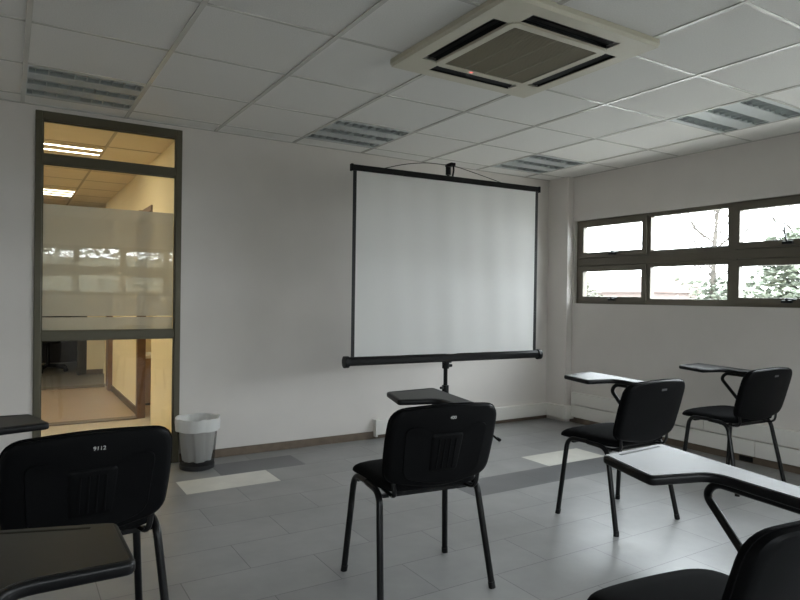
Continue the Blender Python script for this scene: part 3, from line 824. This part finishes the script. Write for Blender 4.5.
rnd = random.Random(21); bm = B(-9, 11, -10.15, -9.85, 0, 2.95)  # hedge added behind the rear window to dim its light and reflections
for k in range(13000):
    x = rnd.uniform(-9, 11); top = 4.1 + .4*math.sin(x*1.3) + .3*math.sin(x*3.1+1)
    c = Vector((x, -10 + rnd.gauss(0, .45), top*rnd.random()**.8 - .1)); sz = rnd.uniform(.12, .26)
    M3 = Matrix.Rotation(rnd.uniform(0, 6.28), 3, 'Z') @ Matrix.Rotation(rnd.uniform(-1.2, 1.2), 3, 'X')
    quad(bm, [c + M3 @ Vector(p) for p in ((-sz*.5, 0, 0), (0, -sz*.36, .03), (sz*.5, 0, 0), (0, sz*.36, .03))])
tag(obj('hedge', bm, M['hedge'], loc=(0, 0, -.8)), 'tall hedge added behind the viewer to dim the rear window, mirrored in the frosted glass', 'hedge')
hs = empty('house', (30, 24, -.9), 'low reddish house far outside behind the second window column', 'house')
obj('walls', B(-2.5, 2.5, -3, 3, 0, 2.5), M['plaster'], hs)
bm = bmesh.new()
v = [bm.verts.new(p) for p in ((-2.8,-3.3,2.5),(2.8,-3.3,2.5),(2.8,3.3,2.5),(-2.8,3.3,2.5),(0,-3.3,3.4),(0,3.3,3.4))]
for q in ((0,1,4),(2,3,5),(1,2,5,4),(3,0,4,5),(0,3,2,1)): bm.faces.new([v[i] for i in q])
obj('roof', bm, M['roof'], hs)

# ------------------------------------------------------------------ daylight
w = bpy.data.worlds.new('overcast'); scene.world = w; w.use_nodes = True
nt = w.node_tree; nt.nodes.clear()
SKY = 5.0
tc = nt.nodes.new('ShaderNodeTexCoord'); sx = nt.nodes.new('ShaderNodeSeparateXYZ'); nt.links.new(tc.outputs['Generated'], sx.inputs[0])
mr = nt.nodes.new('ShaderNodeMapRange'); mr.inputs['From Min'].default_value = -.05; mr.inputs['From Max'].default_value = .9
nt.links.new(sx.outputs['Z'], mr.inputs['Value'])
mx = nt.nodes.new('ShaderNodeMix'); mx.data_type = 'RGBA'; nt.links.new(mr.outputs['Result'], mx.inputs['Factor'])
mx.inputs['A'].default_value = (.89, .945, 1.0, 1); mx.inputs['B'].default_value = (.86, .93, 1.0, 1)
bg = nt.nodes.new('ShaderNodeBackground'); bg.inputs['Strength'].default_value = SKY; nt.links.new(mx.outputs['Result'], bg.inputs['Color'])
wo = nt.nodes.new('ShaderNodeOutputWorld'); nt.links.new(bg.outputs[0], wo.inputs['Surface'])

def portal(name, loc, rot, sx_, sy_):
    l = bpy.data.lights.new(name, 'AREA'); l.shape = 'RECTANGLE'; l.size = sx_; l.size_y = sy_; l.cycles.is_portal = True
    o = bpy.data.objects.new(name, l); C.objects.link(o); o.location = loc; o.rotation_euler = rot
portal('window_daylight', (XR+RT+.01, (RW0+RW1)/2, (WZ0+WZ1)/2), (0, PI/2, 0), WZ1-WZ0, RW1-RW0)
portal('window_daylight', ((BW0+BW1)/2, YF-RT-.01, (WZ0+WZ1)/2), (PI/2, 0, 0), BW1-BW0, WZ1-WZ0)

# ------------------------------------------------------------------ camera
cam = bpy.data.cameras.new('camera'); cam.sensor_fit = 'HORIZONTAL'; cam.sensor_width = 36; cam.lens = 633.878/800*36
co = bpy.data.objects.new('camera', cam); C.objects.link(co); scene.camera = co
yw, pt, rl = .553908613, -.00487215736, .0133618191
F = Vector((math.sin(yw)*math.cos(pt), math.cos(yw)*math.cos(pt), math.sin(pt)))
rt = Vector((math.cos(yw), -math.sin(yw), 0)); u = rt.cross(F)
Rv = rt*math.cos(rl) + u*math.sin(rl); Uv = u*math.cos(rl) - rt*math.sin(rl)
mw = Matrix((Rv, Uv, -F)).transposed().to_4x4(); mw.translation = (0, 0, 1.19)
co.matrix_world = mw; cam.clip_start = .05

vs = scene.view_settings
scene.display_settings.display_device = 'sRGB'
vs.view_transform = 'Standard'; vs.look = 'None'; vs.gamma = 1; vs.use_curve_mapping = False
vs.exposure = 2.2
cy = scene.cycles
cy.use_denoising = True; cy.max_bounces = 12; cy.diffuse_bounces = 8; cy.glossy_bounces = 5; cy.transparent_max_bounces = 16; cy.sample_clamp_indirect = 25
